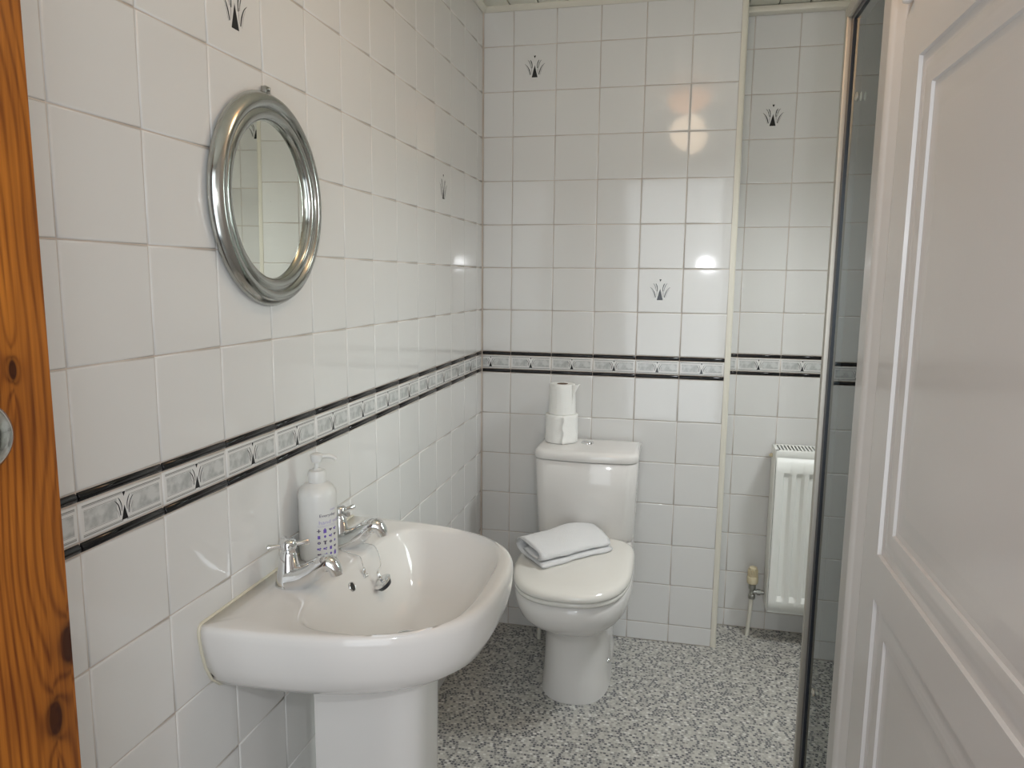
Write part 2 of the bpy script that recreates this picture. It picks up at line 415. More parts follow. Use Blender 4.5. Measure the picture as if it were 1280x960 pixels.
def tile_wall(wall, origin, rotz, cols, decor, full):
    """cols: list of (u0, u1) along the wall's local X (from origin); full: u of a joint of whole tiles; decor: set of (col, row)"""
    R = Matrix.Rotation(rotz, 4, 'Z'); O = Vector(origin)
    rows = []
    for k in range(8):
        z0 = ZT + k * PV; z1 = min(ZT + (k + 1) * PV, CEIL - 0.002)
        rows.append((k, z0, z1))
    for k in range(7):
        z1 = ZB - k * PV; z0 = max(ZB - (k + 1) * PV, 0.001)
        rows.append((-1 - k, z0, z1))
    for ci, (u0, u1) in enumerate(cols):
        wd = u1 - u0 - GAP
        if wd < 0.006: continue
        for rk, z0, z1 in rows:
            ht = z1 - z0 - GAP
            o = bpy.data.objects.new('tile', tile_mesh(wd, ht)); link(o, wall)
            c = R @ Vector(((u0 + u1) / 2, 0, 0)) + O
            o.location = (c.x, c.y, (z0 + z1) / 2)
            o.rotation_euler = (random.gauss(0, 0.0016), random.gauss(0, 0.0007), rotz + random.gauss(0, 0.0016))
            if (ci, rk) in decor:
                d = bpy.data.objects.new('printed_motif', emblem_mesh()); link(d, o)
        # border band: pencil, border tile, pencil
        for zc in (ZT - 0.0072, ZB + 0.0072):
            o = bpy.data.objects.new('pencil_tile', tile_mesh(wd, 0.0130, 0.0085, 'pencil')); link(o, wall)
            c = R @ Vector(((u0 + u1) / 2, 0, 0)) + O
            o.location = (c.x, c.y, zc); o.rotation_euler = (0, 0, rotz)
        o = bpy.data.objects.new('border_tile', tile_mesh(wd, 0.0478)); link(o, wall)
        c = R @ Vector(((u0 + u1) / 2, 0, 0)) + O
        o.location = (c.x, c.y, (ZT + ZB) / 2); o.rotation_euler = (0, 0, rotz)
        # where this piece sits in a whole tile
        k = math.floor(((u0 + u1) / 2 - full) / P); cen = full + (k + .5) * P
        x0, x1 = u0 - cen, u1 - cen
        me = border_print(x0, x1)
        d = bpy.data.objects.new('printed_pattern', me); link(d, o)
        d.location = (-(x0 + x1) / 2, 0, 0)
def slab(name, x0, x1, y0, y1, z0, z1, mat, label):
    bm = bmesh.new(); box(bm, x0, x1, y0, y1, z0, z1)
    return tag(obj(name, bm, mat), label, name.split('_')[0], kind='structure')

YR = -3.10   # rear end of the room
# ---------------------------------------------------------------- floor and ceiling
slab('floor', -0.12, 1.75, YR - 0.1, 0.33, -0.05, 0.0, M['floor'], 'grey speckled mosaic vinyl floor of the bathroom')
cl = slab('ceiling', -0.12, 1.75, YR - 0.1, 0.33, CEIL + 0.012, CEIL + 0.08, M['dark'], 'ivory plank ceiling of the bathroom')
bm = bmesh.new(); box(bm, -0.0485, 0.0485, YR / 2 - .1, -YR / 2 + .1, 0, 0.010, 0.003, 2)
pm = None
for i in range(17):
    if pm is None:
        o = obj('plank', bm, M['ceiling'], cl, True, angle=40); pm = o.data
    else: o = obj('plank', pm, None, cl)
    o.location = (0.05 + i * 0.1, -1.43, CEIL)

# ---------------------------------------------------------------- walls
TD = 0.005       # the grout surface lies this far in front of the wall plane's tile backs
wl = slab('wall_left', -0.12, -0.0022, YR, 0.0, 0.0, CEIL + 0.01, M['grout'], 'left wall of white glazed tiles with a black and grey border band')
al = 0.0709
cols = [(-al, 0.0)] + [(-al - (i + 1) * P, -al - i * P) for i in range(14)]
# local X runs along -> world +Y needs rotation +90 deg: tile front (-Y local) then faces +X
dec = set()
# column letters counted from the corner: 1 = L-M ... ; C-D is 10, J-K is 3
dec.add((10, 4)); dec.add((3, 3))
tile_wall(wl, (-0.006, 0, 0), PI / 2, cols, dec, -al)
wb = slab('wall_back', -0.12, XR - 0.002, 0.0022, YA + 0.12, 0.0, CEIL + 0.01, M['grout'], 'back wall of white glazed tiles behind the toilet')
bo = 0.1108
cols = [(0.003, bo)] + [(bo + i * P, bo + (i + 1) * P) for i in range(4)] + [(bo + 4 * P, XR - 0.004)]
tile_wall(wb, (0, 0.006, 0), 0, cols, {(1, 6), (4, 1)}, bo)
wa = slab('wall_alcove', XR - 0.002, 1.75, YA + 0.0022, YA + 0.12, 0.0, CEIL + 0.01, M['grout'], 'tiled wall of the recess behind the radiator')
xa = 0.9282
cols = [(XR + 0.001, xa)] + [(xa + i * P, xa + (i + 1) * P) for i in range(4)] + [(xa + 4 * P, 1.60)]
tile_wall(wa, (0, YA + 0.006, 0), 0, cols, {(1, 5)}, xa)
slab('wall_shower', 1.62, 1.75, -1.20, YA + 0.0016, 0.0, CEIL + 0.01, M['plaster'], 'plain right wall of the shower and recess')
slab('wall_right', 1.062, 1.75, YR, -1.20, 0.0, CEIL + 0.01, M['plaster'], 'plain right wall that holds the white door')
wn = tag(bpy.data.objects.new('window_1', None), 'unseen white window frame set high to suit the light on the right wall of the recess', 'window', kind='structure'); link(wn); wn.location = (1.62, -0.54, 1.98)
for a, b_, c, d in ((-.30, -.26, -.22, .22), (.26, .30, -.22, .22), (-.26, .26, -.22, -.18), (-.26, .26, .18, .22)):
    bm = bmesh.new(); box(bm, -.03, -.001, a, b_, c, d, .004); obj('window_frame', bm, M['white_paint'], wn, True, angle=40)
wn = tag(bpy.data.objects.new('added_window', None), 'added white window frame around the fill light inside the shower', 'window', kind='structure'); link(wn); wn.location = (1.62, -1.03, 1.35)
for a, b_, c, d in ((-.155, -.125, -.49, .49), (.125, .155, -.49, .49), (-.125, .125, -.49, -.455), (-.125, .125, .455, .49)):
    bm = bmesh.new(); box(bm, -.03, -.001, a, b_, c, d, .004); obj('window_frame', bm, M['white_paint'], wn, True, angle=40)
# rear wall with the doorway the daylight comes through
bm = bmesh.new()
box(bm, -0.12, 0.03, YR - 0.1, YR, 0, CEIL + .01); box(bm, 1.03, 1.75, YR - 0.1, YR, 0, CEIL + .01); box(bm, 0.03, 1.03, YR - 0.1, YR, 2.10, CEIL + .01)
tag(obj('wall_rear', bm, M['plaster']), 'plain wall with the doorway behind the camera', 'wall', kind='structure')

# corner trim of the back wall, ceiling cornices, corner sealant
bm = bmesh.new()
prof = [(XR - 0.006, 0.012)] + [(XR + 0.006 + 0.010 * math.sin(a) - 0.0, 0.006 - 0.010 * math.cos(a) + 0.004) for a in [i * PI / 2 / 6 for i in range(7)]] + [(XR + 0.016, YA - 0.001), (XR + 0.0, YA - 0.001), (XR, 0.014)]
prof[0] = (XR - 0.004, 0.010); prof.insert(1, (XR - 0.004, 0.0005))
t = [(x, y, 0.0) for x, y in prof]
loft(bm, [t, [(x, y, CEIL) for x, y, z in t]])
tag(obj('trim_1', bm, M['trim'], smooth=True, angle=35), 'ivory rounded corner trim where the back wall ends at the recess', 'trim', kind='structure')
def cornice(name, pts, label):
    bm = bmesh.new(); rings = []
    for (x, y, nx, ny) in pts:
        rings.append([(x, y, CEIL), (x, y, CEIL - 0.016), (x + nx * .004, y + ny * .004, CEIL - 0.016), (x + nx * .012, y + ny * .012, CEIL - .010), (x + nx * .018, y + ny * .018, CEIL - 0.003), (x + nx * .018, y + ny * .018, CEIL)])
    loft(bm, rings)
    tag(obj(name, bm, M['trim'], smooth=True, angle=35), label, 'trim', kind='structure')
cornice('trim_2', [(0.001, -0.001, 0, -1), (XR + .016, -0.001, 0, -1)], 'ivory ceiling bead along the top of the back wall')
cornice('trim_3', [(0.001, YR, 1, 0), (0.001, -0.002, 1, 0)], 'ivory ceiling bead along the top of the left wall')
bm = bmesh.new(); box(bm, XR + 0.017, 1.60, YA - 0.045, YA - 0.001, CEIL - 0.022, CEIL - 0.001, 0.004, 2)
tag(obj('trim_4', bm, M['trim'], smooth=True, angle=40), 'ivory ceiling batten across the top of the recess', 'trim', kind='structure')
bm = bmesh.new(); box(bm, 0.0, 0.004, -0.004, 0.0, 0, CEIL - .016)
tag(obj('trim_5', bm, M['grout']), 'grout line in the corner of left and back walls', 'trim', kind='structure')

# ---------------------------------------------------------------- white door with its frame (right)
XD = 1.03
def ypoly(bm, prof, z0, z1):
    """prism of a plan outline"""
    loft(bm, [[(x, y, z0) for x, y in prof], [(x, y, z1) for x, y in prof]])
HD = 1.95
d1 = tag(bpy.data.objects.new('door_1', None), 'white moulded panel door in its frame on the right', 'door', kind='structure'); link(d1)
bm = bmesh.new()
fx = 0.0
fp = [(1.061, -1.187), (1.038, -1.187), (1.033, -1.1885), (1.030, -1.192), (1.030, -1.252), (1.0285, -1.256), (1.024, -1.261), (1.0225, -1.268), (1.0235, -1.277), (1.027, -1.283), (1.030, -1.287), (1.030, -1.330), (1.033, -1.3335), (1.061, -1.3335)]
ypoly(bm, fp, 0.0, HD + 0.10)
obj('door_frame', bm, M['white_paint'], d1, True, angle=50)
bm = bmesh.new(); box(bm, XD - .004, 1.061, -2.13, -1.336, HD + 0.006, HD + 0.10, .003)
obj('head_frame', bm, M['white_paint'], d1, True, angle=40)
# leaf: front surface as a height map over (y, z): stiles, rails, moulded recess, raised field
Y0, Y1 = -1.336, -2.10
px_ = [(-1.420, -2.016, 0.905, 1.652), (-1.420, -2.016, 0.13, 0.832)]
def prof_depth(d):
    """d = distance inwards from a panel's outer edge -> depth behind the face (m)"""
    pts = [(0, 0), (.0015, .0055), (.009, .0066), (.017, .0050), (.026, .0040), (.036, .0048), (.0470, .0062), (.0485, .0105), (.056, .0112), (.066, .0108), (.078, .0098), (.086, .0090), (.092, .0088)]
    if d <= 0: return 0
    for (a, va), (b_, vb) in zip(pts[:-1], pts[1:]):
        if d <= b_: return va + (vb - va) * (d - a) / (b_ - a)
    return pts[-1][1]
bm = bmesh.new()
ys = {Y0, Y1}; offs = [0, .0015, .009, .017, .026, .036, .0470, .0485, .056, .066, .078, .086, .092]
def quad(a, b_, c, d): bm.faces.new([bm.verts.new(p) for p in (a, b_, c, d)])
# flat stiles and rails
ya0, ya1 = px_[0][0], px_[0][1]
NZ = 1.724
def flat(y0, y1, z0, z1): quad((XD, y0, z0), (XD, y1, z0), (XD, y1, z1), (XD, y0, z1))
flat(Y0, ya0, 0.008, NZ)
quad((XD, Y0, NZ), (XD, ya0, NZ), (XD, ya0, NZ + .03), (XD, ya0 + .03, NZ + .03))
flat(ya0 + .03, ya0, NZ + .03, NZ + .13)
quad((XD, ya0 + .03, NZ + .13), (XD, ya0, NZ + .13), (XD, ya0, NZ + .16), (XD, Y0, NZ + .16))
flat(Y0, ya0, NZ + .16, HD)
flat(ya1, Y1, 0.008, HD)
flat(ya0, ya1, 0.008, px_[1][2]); flat(ya0, ya1, px_[1][3], px_[0][2]); flat(ya0, ya1, px_[0][3], HD)
bmesh.ops.remove_doubles(bm, verts=bm.verts, dist=1e-6)
# edges of the leaf
t = bmesh.new()
out = [(Y0, 0.008), (Y0, NZ), (ya0 + .03, NZ + .03), (ya0 + .03, NZ + .13), (Y0, NZ + .16), (Y0, HD), (Y1, HD), (Y1, 0.008)]
loft(t, [[(XD, y, z) for y, z in out], [(XD + .030, y, z) for y, z in out]], False, True)
merge(bm, t)
bmesh.ops.remove_doubles(bm, verts=bm.verts, dist=1e-5)
leaf = obj('door_leaf', bm, M['door_paint'], d1)
for (a, b_, z0, z1) in px_:
    bm = bmesh.new(); rings = []
    for o_ in offs: 
        x = XD + prof_depth(o_)
        rings.append([(x, a - o_, z0 + o_), (x, b_ + o_, z0 + o_), (x, b_ + o_, z1 - o_), (x, a - o_, z1 - o_)])
    # bevel-like smoothing by ring subdivision is enough: sharp at mitres only
    R = loft(bm, rings[:9], False, False)
    pm_ = obj('panel_moulding', bm, M['door_paint'], leaf, True, angle=22)
    bm = bmesh.new(); loft(bm, rings[8:], False, True)
    obj('raised_panel', bm, M['door_paint'], leaf, True, angle=9)
# hinge above the cut-out
for zz in (1.745, 0.25):
    bm = bmesh.new()
    lathe(bm, [(.002, -.004), (.0062, -.002), (.0085, .004), (.0085, .030), (.0072, .031), (.0072, .033), (.0085, .034), (.0085, .064), (.0062, .070), (.002, .072)], 20, Matrix.Translation((XD - .007, -1.363, zz)))
    box(bm, XD - 0.003, XD + 0.02, -1.3635, -1.3615, zz, zz + .068)
    obj('hinge', bm, M['white_paint'], d1, True, angle=40)

# ---------------------------------------------------------------- pine door (left, opened against the wall)
pd = thing('pine_door', (0.14, -2.058, 0), 'orange varnished pine door with dark knots standing open at the left edge', 'door')
def pbox(name, x0, x1, y0, y1, z0, z1, bev=.002):
    bm = bmesh.new(); box(bm, x0, x1, y0, y1, z0, z1, bev, 2); return obj(name, bm, M['pine'], pd, True, angle=40)
pbox('stile', -.040, 0, -.115, 0, .008, 1.985)
pbox('stile', -.040, 0, -.760, -.645, .008, 1.985)
for z0, z1 in ((.008, .20), (.80, .95), (1.875, 1.985)): pbox('rail', -.0395, -.0005, -.645, -.115, z0, z1)
pbox('muntin', -.039, -.001, -.415, -.345, .20, .80); pbox('muntin', -.039, -.001, -.415, -.345, .95, 1.875)
for y0, y1 in ((-.345, -.115), (-.645, -.415)):
    for z0, z1 in ((.20, .80), (.95, 1.875)): pbox('door_panel', -.027, -.013, y0 - .0, y1 + .0, z0, z1, .004)
bm = bmesh.new()
KM = Matrix.Translation((0.0, -.128, 1.205)) @ Matrix.Rotation(PI / 2, 4, 'Y')
lathe(bm, [(.0, 0), (.027, 0), (.027, .003), (.022, .006), (.012, .008)], 32, KM)
obj('knob_rose', bm, M['frame_chrome'], pd, True, angle=40)
bm = bmesh.new()
lathe(bm, [(.012, .006), (.010, .020), (.013, .028), (.024, .034), (.0285, .043), (.0295, .052), (.027, .062), (.019, .069), (.008, .072), (.001, .0725)], 40, KM)
obj('door_knob', bm, M['frame_chrome'], pd, True, angle=60)

# ---------------------------------------------------------------- washbasin
CY = -1.403
def souter(th, hw=.281, dp=.424, n=3.0, m=2.8, sx=1, sy=1):
    """closed D outline by angle about (.22, CY)"""
    cx = .22; dx, dy = math.cos(th), math.sin(th); lo, hi = 0, 1.0
    for _ in range(40):
        r = (lo + hi) / 2; x = cx + r * dx; u = abs(r * dy)
        inside = x >= 0 and (u / hw) ** n + (max(x, 0) / dp) ** m <= 1
        if inside: lo = r
        else: hi = r
    return cx + lo * dx, lo * dy
N = 120
ang = [-PI + 2 * PI * i / N + 0.0001 for i in range(N)]
bs = thing('washbasin', (0, 0, 0), 'white ceramic washbasin with two chrome taps fixed to the left wall', 'washbasin')
bm = bmesh.new()
O1 = [souter(a) for a in ang]
def ring_out(hw, dp, z, top=0): 
    pts = [souter(a, hw, dp) for a in ang]
    for sg in (-1, 1):              # keep the square corner at the wall
        ca = math.atan2(sg * hw, -.22); k = min(range(N), key=lambda i: abs(ang[i] - ca)); pts[k] = (0.0, sg * hw)
    return [(x, CY + y, z) for x, y in pts]
rings = [ring_out(.10, .20, .648), ring_out(.16, .27, .650), ring_out(.205, .330, .656), ring_out(.235, .375, .668), ring_out(.256, .402, .688), ring_out(.269, .416, .715), ring_out(.277, .423, .745), ring_out(.281, .4245, .770), ring_out(.281, .4238, .780), ring_out(.2785, .4205, .7872), ring_out(.2745, .4150, .7895)]
# bowl rings
def sin_(th, hw, xb, xf, n=2.9):
    cx = .235; dx, dy = math.cos(th), math.sin(th); lo, hi = 0, 1.0
    for _ in range(40):
        r = (lo + hi) / 2; x = r * dx; a = (x / (xf - cx)) if x > 0 else (x / (xb - cx))
        nn = n if x > 0 else 4.5
        inside = (abs(r * dy) / hw) ** nn + abs(a) ** nn <= 1
        if inside: lo = r
        else: hi = r
    return cx + lo * dx, lo * dy
def ring_in(hw, xb, xf, z, n=2.9):
    return [(x, CY + y, z) for x, y in [sin_(a, hw, xb, xf, n) for a in ang]]
def mixr(a, b_, t, z): return [(p[0] * (1 - t) + q[0] * t, p[1] * (1 - t) + q[1] * t, z) for p, q in zip(a, b_)]
e0 = rings[-1]; e1 = ring_in(.243, .116, .394, .786)
rings += [mixr(e0, e1, .35, .7893), mixr(e0, e1, .7, .7875), mixr(e0, e1, .93, .7865), ring_in(.241, .1185, .392, .7845), ring_in(.2385, .1215, .3895, .7800), ring_in(.234, .127, .386, .772), ring_in(.226, .138, .379, .757), ring_in(.214, .151, .368, .733), ring_in(.196, .167, .350, .703), ring_in(.170, .184, .325, .680), ring_in(.130, .203, .292, .666, 2.5), ring_in(.08, .218, .262, .659, 2.2), ring_in(.030, .229, .245, .656, 2.0)]
loft(bm, rings)
obj('bowl', bm, M['ceramic'], bs, True)
# pedestal
bm = bmesh.new()
def ped(z, w0, xf, xb=.085):
    pts = []
    for i in range(25):
        a = -PI / 2 + PI * i / 24
        c, s = math.cos(a), math.sin(a)
        pts.append((xb + .08 + (xf - xb - .08) * abs(c) ** .6, CY + w0 * (1 if s > 0 else -1) * abs(s) ** .5, z))
    pts += [(xb, CY + w0 * .97, z), (xb, CY - w0 * .97, z)]
    return pts
loft(bm, [ped(0, .098, .300), ped(.02, .095, .297), ped(.10, .088, .290), ped(.35, .082, .284), ped(.55, .082, .286), ped(.62, .086, .292), ped(.655, .090, .298)])
obj('pedestal', bm, M['ceramic'], bs, True, angle=60)
# yellowed sealant along the wall
bm = bmesh.new()
sp = [(.205, .656), (.235, .668), (.256, .688), (.269, .715), (.277, .745), (.281, .770), (.281, .780), (.2785, .7872), (.2745, .7900)]
pts = [(0.0, CY - a, z) for a, z in sp] + [(0.0, CY, .7903)] + [(0.0, CY + a, z) for a, z in reversed(sp)]
tube(bm, [(.0015, CY + (p[1] - CY) * 1.0, p[2]) for p in pts], .0028, 8)
obj('sealant', bm, M['silicone'], bs, True)
# overflow and waste
bm = bmesh.new()
KM = Matrix.Translation((.1385, CY - .022, .7590)) @ Matrix.Rotation(math.radians(62), 4, 'Y')
lathe(bm, [(.0078, -.006), (.0078, .0004), (.0084, .0012), (.0092, .0008), (.0095, -.003)], 28, KM, False, False)
ov = obj('overflow_ring', bm, M['chrome'], bs, True)
bm = bmesh.new(); lathe(bm, [(.0078, 0.0), (.001, 0.0002)], 24, KM, False, True); obj('overflow_hole', bm, M['dark'], ov)
bm = bmesh.new(); lathe(bm, [(.030, .0), (.030, .002), (.026, .003), (.020, .001), (.019, -.001), (.002, -.001)], 32, Matrix.Translation((.237, CY, .658)))
obj('waste_ring', bm, M['chrome'], bs, True, angle=50)

def tap(y, rot, label, handle_tilt):
    z0 = .7885
    t = thing('basin_tap', (.055, y, z0), label, 'tap', 'basin taps', rotz=rot)
    bm = bmesh.new()
    lathe(bm, [(.0245, 0), (.0245, .002), (.0235, .006), (.0215, .016), (.0195, .026), (.0175, .038), (.0155, .050), (.0135, .058), (.0125, .060)], 32)
    obj('tap_body', bm, M['chrome'], t, True, angle=50)
    bm = bmesh.new()
    path = smooth_path([(.004, 0, .010), (.024, 0, .016), (.043, 0, .027), (.060, 0, .040), (.073, 0, .047), (.083, 0, .045), (.090, 0, .036), (.092, 0, .027)], 5)
    n_ = len(path); rad = []
    for i in range(n_):
        s = i / (n_ - 1)
        a = .0165 * (1 - s) ** 1.0 + .0105; b_ = .0150 * (1 - s) ** 1.3 + .0100
        rad.append((a, b_))
    tube(bm, path, rad, 20)
    obj('spout', bm, M['chrome'], t, True, angle=60)
    bm = bmesh.new()
    lathe(bm, [(.0125, .060), (.0105, .062), (.0105, .065), (.0145, .067), (.0150, .077), (.0125, .0815), (.006, .0835), (.001, .0838)], 28)
    h = obj('tap_head', bm, M['chrome'], t, True, angle=45)
    for k in range(4):
        bm = bmesh.new(); a = handle_tilt + k * PI / 2
        d = Vector((math.cos(a), math.sin(a), 0))
        tube(bm, [Vector((0, 0, .0725)) + d * .009, Vector((0, 0, .0728)) + d * .020, Vector((0, 0, .0732)) + d * .034, Vector((0, 0, .0732)) + d * .0365], [.0042, .0040, .0056, .0046], 16)
        obj('handle_arm', bm, M['chrome'], h, True, angle=60)
    return t
tap(CY - .101, .0, 'chrome basin tap nearest the camera, in front of the soap bottle', .72)
tap(CY + .098, .06, 'chrome basin tap farther from the camera, with the bead chain at its foot', .95)

def bead_chain(bm, path, r=.0013, step=.0036):
    path = smooth_path(path, 14); acc = 0; last = path[0]
    for p in path:
        acc += (p - last).length; last = p
        if acc >= step: acc = 0; sph(bm, p, r, 8, 5)
    tube(bm, path, r * .42, 5)
T2 = Vector((.055, CY + .098, .787))
plug = thing('basin_plug', (.170, CY + .050, .745), 'chrome-topped black rubber basin plug on its bead chain lying on the bowl slope', 'plug')
PL = Vector((.166, CY + .056, .737))
nrm = Vector((-.50, -.33, .80)).normalized()
KM = Matrix.Translation(PL - Vector((.170, CY + .050, .745))) @ nrm.to_track_quat('Z', 'Y').to_matrix().to_4x4()
bm = bmesh.new(); lathe(bm, [(.014, -.008), (.0175, .000), (.018, .002)], 28, KM); obj('stopper', bm, M['rubber'], plug, True, angle=40)
bm = bmesh.new(); lathe(bm, [(.0195, .002), (.020, .0035), (.018, .0055), (.008, .0066), (.001, .0068)], 28, KM); obj('plug_cap', bm, M['chrome'], plug, True, angle=50)
b0 = Vector((.170, CY + .050, .745)); tip = PL + nrm * .007
bm = bmesh.new()
lathe(bm, [(.0015, 0), (.0042, .003), (.0046, .009), (.0028, .014), (.0014, .019)], 14, Matrix.Translation(tip - b0) @ Vector((-.35, -.1, 1)).to_track_quat('Z', 'Y').to_matrix().to_4x4())
obj('chain_link', bm, M['chrome'], plug, True)
bm = bmesh.new()
pth = [T2 + Vector((.022, .012, .004)), T2 + Vector((.050, .016, .003)), Vector((.122, CY + .112, .7895)), Vector((.135, CY + .103, .783)), Vector((.145, CY + .088, .777)), tip + Vector((-.004, .010, .028)), tip + Vector((-.006, -.002, .018))]
bead_chain(bm, [p - b0 for p in pth]); obj('bead_chain', bm, M['chrome'], plug, True)
b1 = T2
lc = thing('loose_chain', b1, 'short loose bead chain with a clasp hanging from the farther tap over the ledge', 'chain')
bm = bmesh.new()
pth = [T2 + Vector((.010, -.024, .003)), T2 + Vector((.030, -.034, .003)), Vector((.100, CY + .058, .7893)), Vector((.121, CY + .050, .788)), Vector((.131, CY + .040, .778)), Vector((.135, CY + .036, .770))]
bead_chain(bm, [p - b1 for p in pth]); obj('bead_chain', bm, M['chrome'], lc, True)
bm = bmesh.new(); q_ = Vector((.1365, CY + .034, .765)) - b1
lathe(bm, [(.0014, .010), (.0034, .006), (.0040, .0), (.0030, -.004), (.001, -.006)], 12, Matrix.Translation(q_))
sph(bm, q_ + Vector((.004, .004, -.008)), .0032); sph(bm, q_ + Vector((.003, -.004, -.008)), .0030)
obj('clasp', bm, M['chrome'], lc, True)

# ---------------------------------------------------------------- soap bottle
bt = thing('soap_bottle', (.046, CY + .028, .7893), 'frosted pump bottle of hand wash with purple pictograms between the taps', 'bottle')
RB = .0360
bm = bmesh.new()
lathe(bm, [(.030, 0), (.035, .002), (RB, .008), (RB, .118), (.0368, .128), (.0335, .138), (.027, .1455), (.0195, .150), (.0165, .1515)], 48)
obj('bottle_body', bm, M['bottle'], bt, True, angle=60)
bm = bmesh.new()
lathe(bm, [(.0168, .1505), (.0172, .1515), (.0172, .168), (.0150, .1735), (.008, .1755), (.0065, .178)], 32)
obj('pump_collar', bm, M['bottle'], bt, True, angle=40)
bm = bmesh.new()
lathe(bm, [(.0045, .176), (.0045, .188), (.0095, .190), (.0120, .200), (.0120, .2045), (.009, .2065), (.001, .207)], 24)
tube(bm, smooth_path([(0.004, .002, .1995), (.014, .009, .2005), (.024, .015, .1985), (.031, .019, .193)], 5), [(.0062, .0045)] * 10 + [(.005, .004)] * 6, 12)
obj('pump_head', bm, M['bottle'], bt, True, angle=50)
# printed label: bent around the body; u = arc length, positive to the right as seen
LA = math.radians(-36)     # direction the label's centre faces
def wrap(p, lift=.0003):
    a = LA + 1.22 * p[0] / RB
    return ((RB + lift) * math.cos(a), (RB + lift) * math.sin(a), p[1])
def text_mesh(s, size, name):
    c = bpy.data.curves.new(name, 'FONT'); c.body = s; c.size = size; c.resolution_u = 3
    o = bpy.data.objects.new(name, c)
    COL.objects.link(o); dg = bpy.context.evaluated_depsgraph_get()
    me = bpy.data.meshes.new_from_object(o.evaluated_get(dg)); bpy.data.objects.remove(o); bpy.data.curves.remove(c)
    return me
def bottle_text(s, size, u, z, mat):
    me = text_mesh(s, size, 'label_text')
    for v in me.vertices:
        v.co = wrap((v.co.x + u, v.co.y + z))
    me.materials.clear(); me.materials.append(mat)
    return obj('label_text', me, None, bt)
bottle_text('new', .0065, .006, .101, M['lilac_ink'])
bottle_text('Everyday', .0080, -.012, .0905, M['grey_ink'])
bottle_text('hand wash', .0105, -.013, .0765, M['lilac_ink'])
bm = bmesh.new()
def wq(u0, u1, z0, z1, mi):
    k = max(1, int(abs(u1 - u0) / .004)); a = [wrap((u0 + (u1 - u0) * i / k, z0)) for i in range(k + 1)]; b_ = [wrap((u0 + (u1 - u0) * i / k, z1)) for i in range(k + 1)]
    va = [bm.verts.new(p) for p in a]; vb = [bm.verts.new(p) for p in b_]
    for i in range(k): f = bm.faces.new((va[i], va[i + 1], vb[i + 1], vb[i])); f.material_index = mi
def wd(u, z, r, mi, n=10, ry=None):
    ry = ry or r
    f = bm.faces.new([bm.verts.new(wrap((u + r * math.cos(2 * PI * i / n), z + ry * math.sin(2 * PI * i / n)))) for i in range(n)]); f.material_index = mi
wq(-.016, .016, .0735, .0739, 2); wq(-.014, .016, .0712, .0716, 2)
gx = [-.013, -.0035, .006, .015]
# rows of little pictograms: bottle, drop, comb, glass, flowers, ducks
def icon(k, u, z):
    k = k % 8
    if k == 0: wq(u - .0008, u + .0008, z - .0035, z + .0035, 1); wq(u - .003, u + .003, z - .001, z + .0004, 1)
    elif k == 1: wq(u - .0024, u + .0024, z - .005, z + .0022, 0); wq(u - .001, u + .001, z + .0022, z + .0045, 0)
    elif k == 2: wd(u - .0014, z + .001, .0016, 1); wd(u + .0014, z + .001, .0016, 1); wd(u, z - .001, .0014, 1)
    elif k == 3: wd(u, z, .0018, 0, ry=.0026)
    elif k == 4: wd(u, z, .0026, 1); wd(u, z, .0012, 2)
    elif k == 5: wq(u - .003, u + .003, z + .002, z + .0034, 1); wq(u - .0012, u + .0012, z - .0038, z + .002, 1)
    elif k == 6: wd(u - .0016, z, .0018, 0); wd(u + .0016, z + .0012, .0014, 0); wd(u + .001, z - .0018, .0012, 0)
    else: wq(u - .002, u + .002, z - .004, z + .0025, 0)
seq = [0, 1, 2, 6, 7, 3, 6, 2, 4, 5, 4, 3, 6, 6, 7, 2, 2, 6, 3, 1]
for r_ in range(5):
    for c_ in range(4):
        icon(seq[r_ * 4 + c_], gx[c_], .064 - r_ * .0118)
obj('label_print', bm, [M['purple'], M['grey_ink'], M['lilac_ink']], bt)

# ---------------------------------------------------------------- round mirror
mr = thing('round_mirror', (0.001, -1.444, 1.4585), 'round mirror in a stepped chrome frame hanging on the left tiled wall', 'mirror')
QM = Matrix.Rotation(PI / 2, 4, 'Y')
bm = bmesh.new()
mr.rotation_euler = (0, math.radians(0.43), math.radians(0.48))
S = Matrix.Diagonal((1.02, 0.975, 1.0, 1.0))      # very slightly taller than wide
prof = [(.168, .001), (.1765, .003), (.1775, .007), (.1755, .012), (.171, .019), (.164, .0235), (.157, .0235), (.1525, .021), (.1505, .0175), (.147, .019), (.142, .0205), (.136, .0195), (.1315, .0165), (.1300, .012), (.1300, .008), (.150, .001)]
lathe(bm, prof, 96, QM @ S, closed_prof=True)
obj('mirror_frame', bm, M['frame_chrome'], mr, True, angle=60)
bm = bmesh.new(); lathe(bm, [(.140, .004), (.140, .0085), (.0005, .0085)], 96, QM @ S, True, False)
obj('mirror_glass', bm, M['mirror'], mr)
bm = bmesh.new(); box(bm, .0005, .010, -.008, .008, .176, .191, .0015); lathe(bm, [(.003, 0), (.003, .003), (.001, .004)], 12, Matrix.Translation((.010, 0, .186)) @ QM)
obj('hanging_bracket', bm, M['brass_chrome'], mr, True, angle=40)

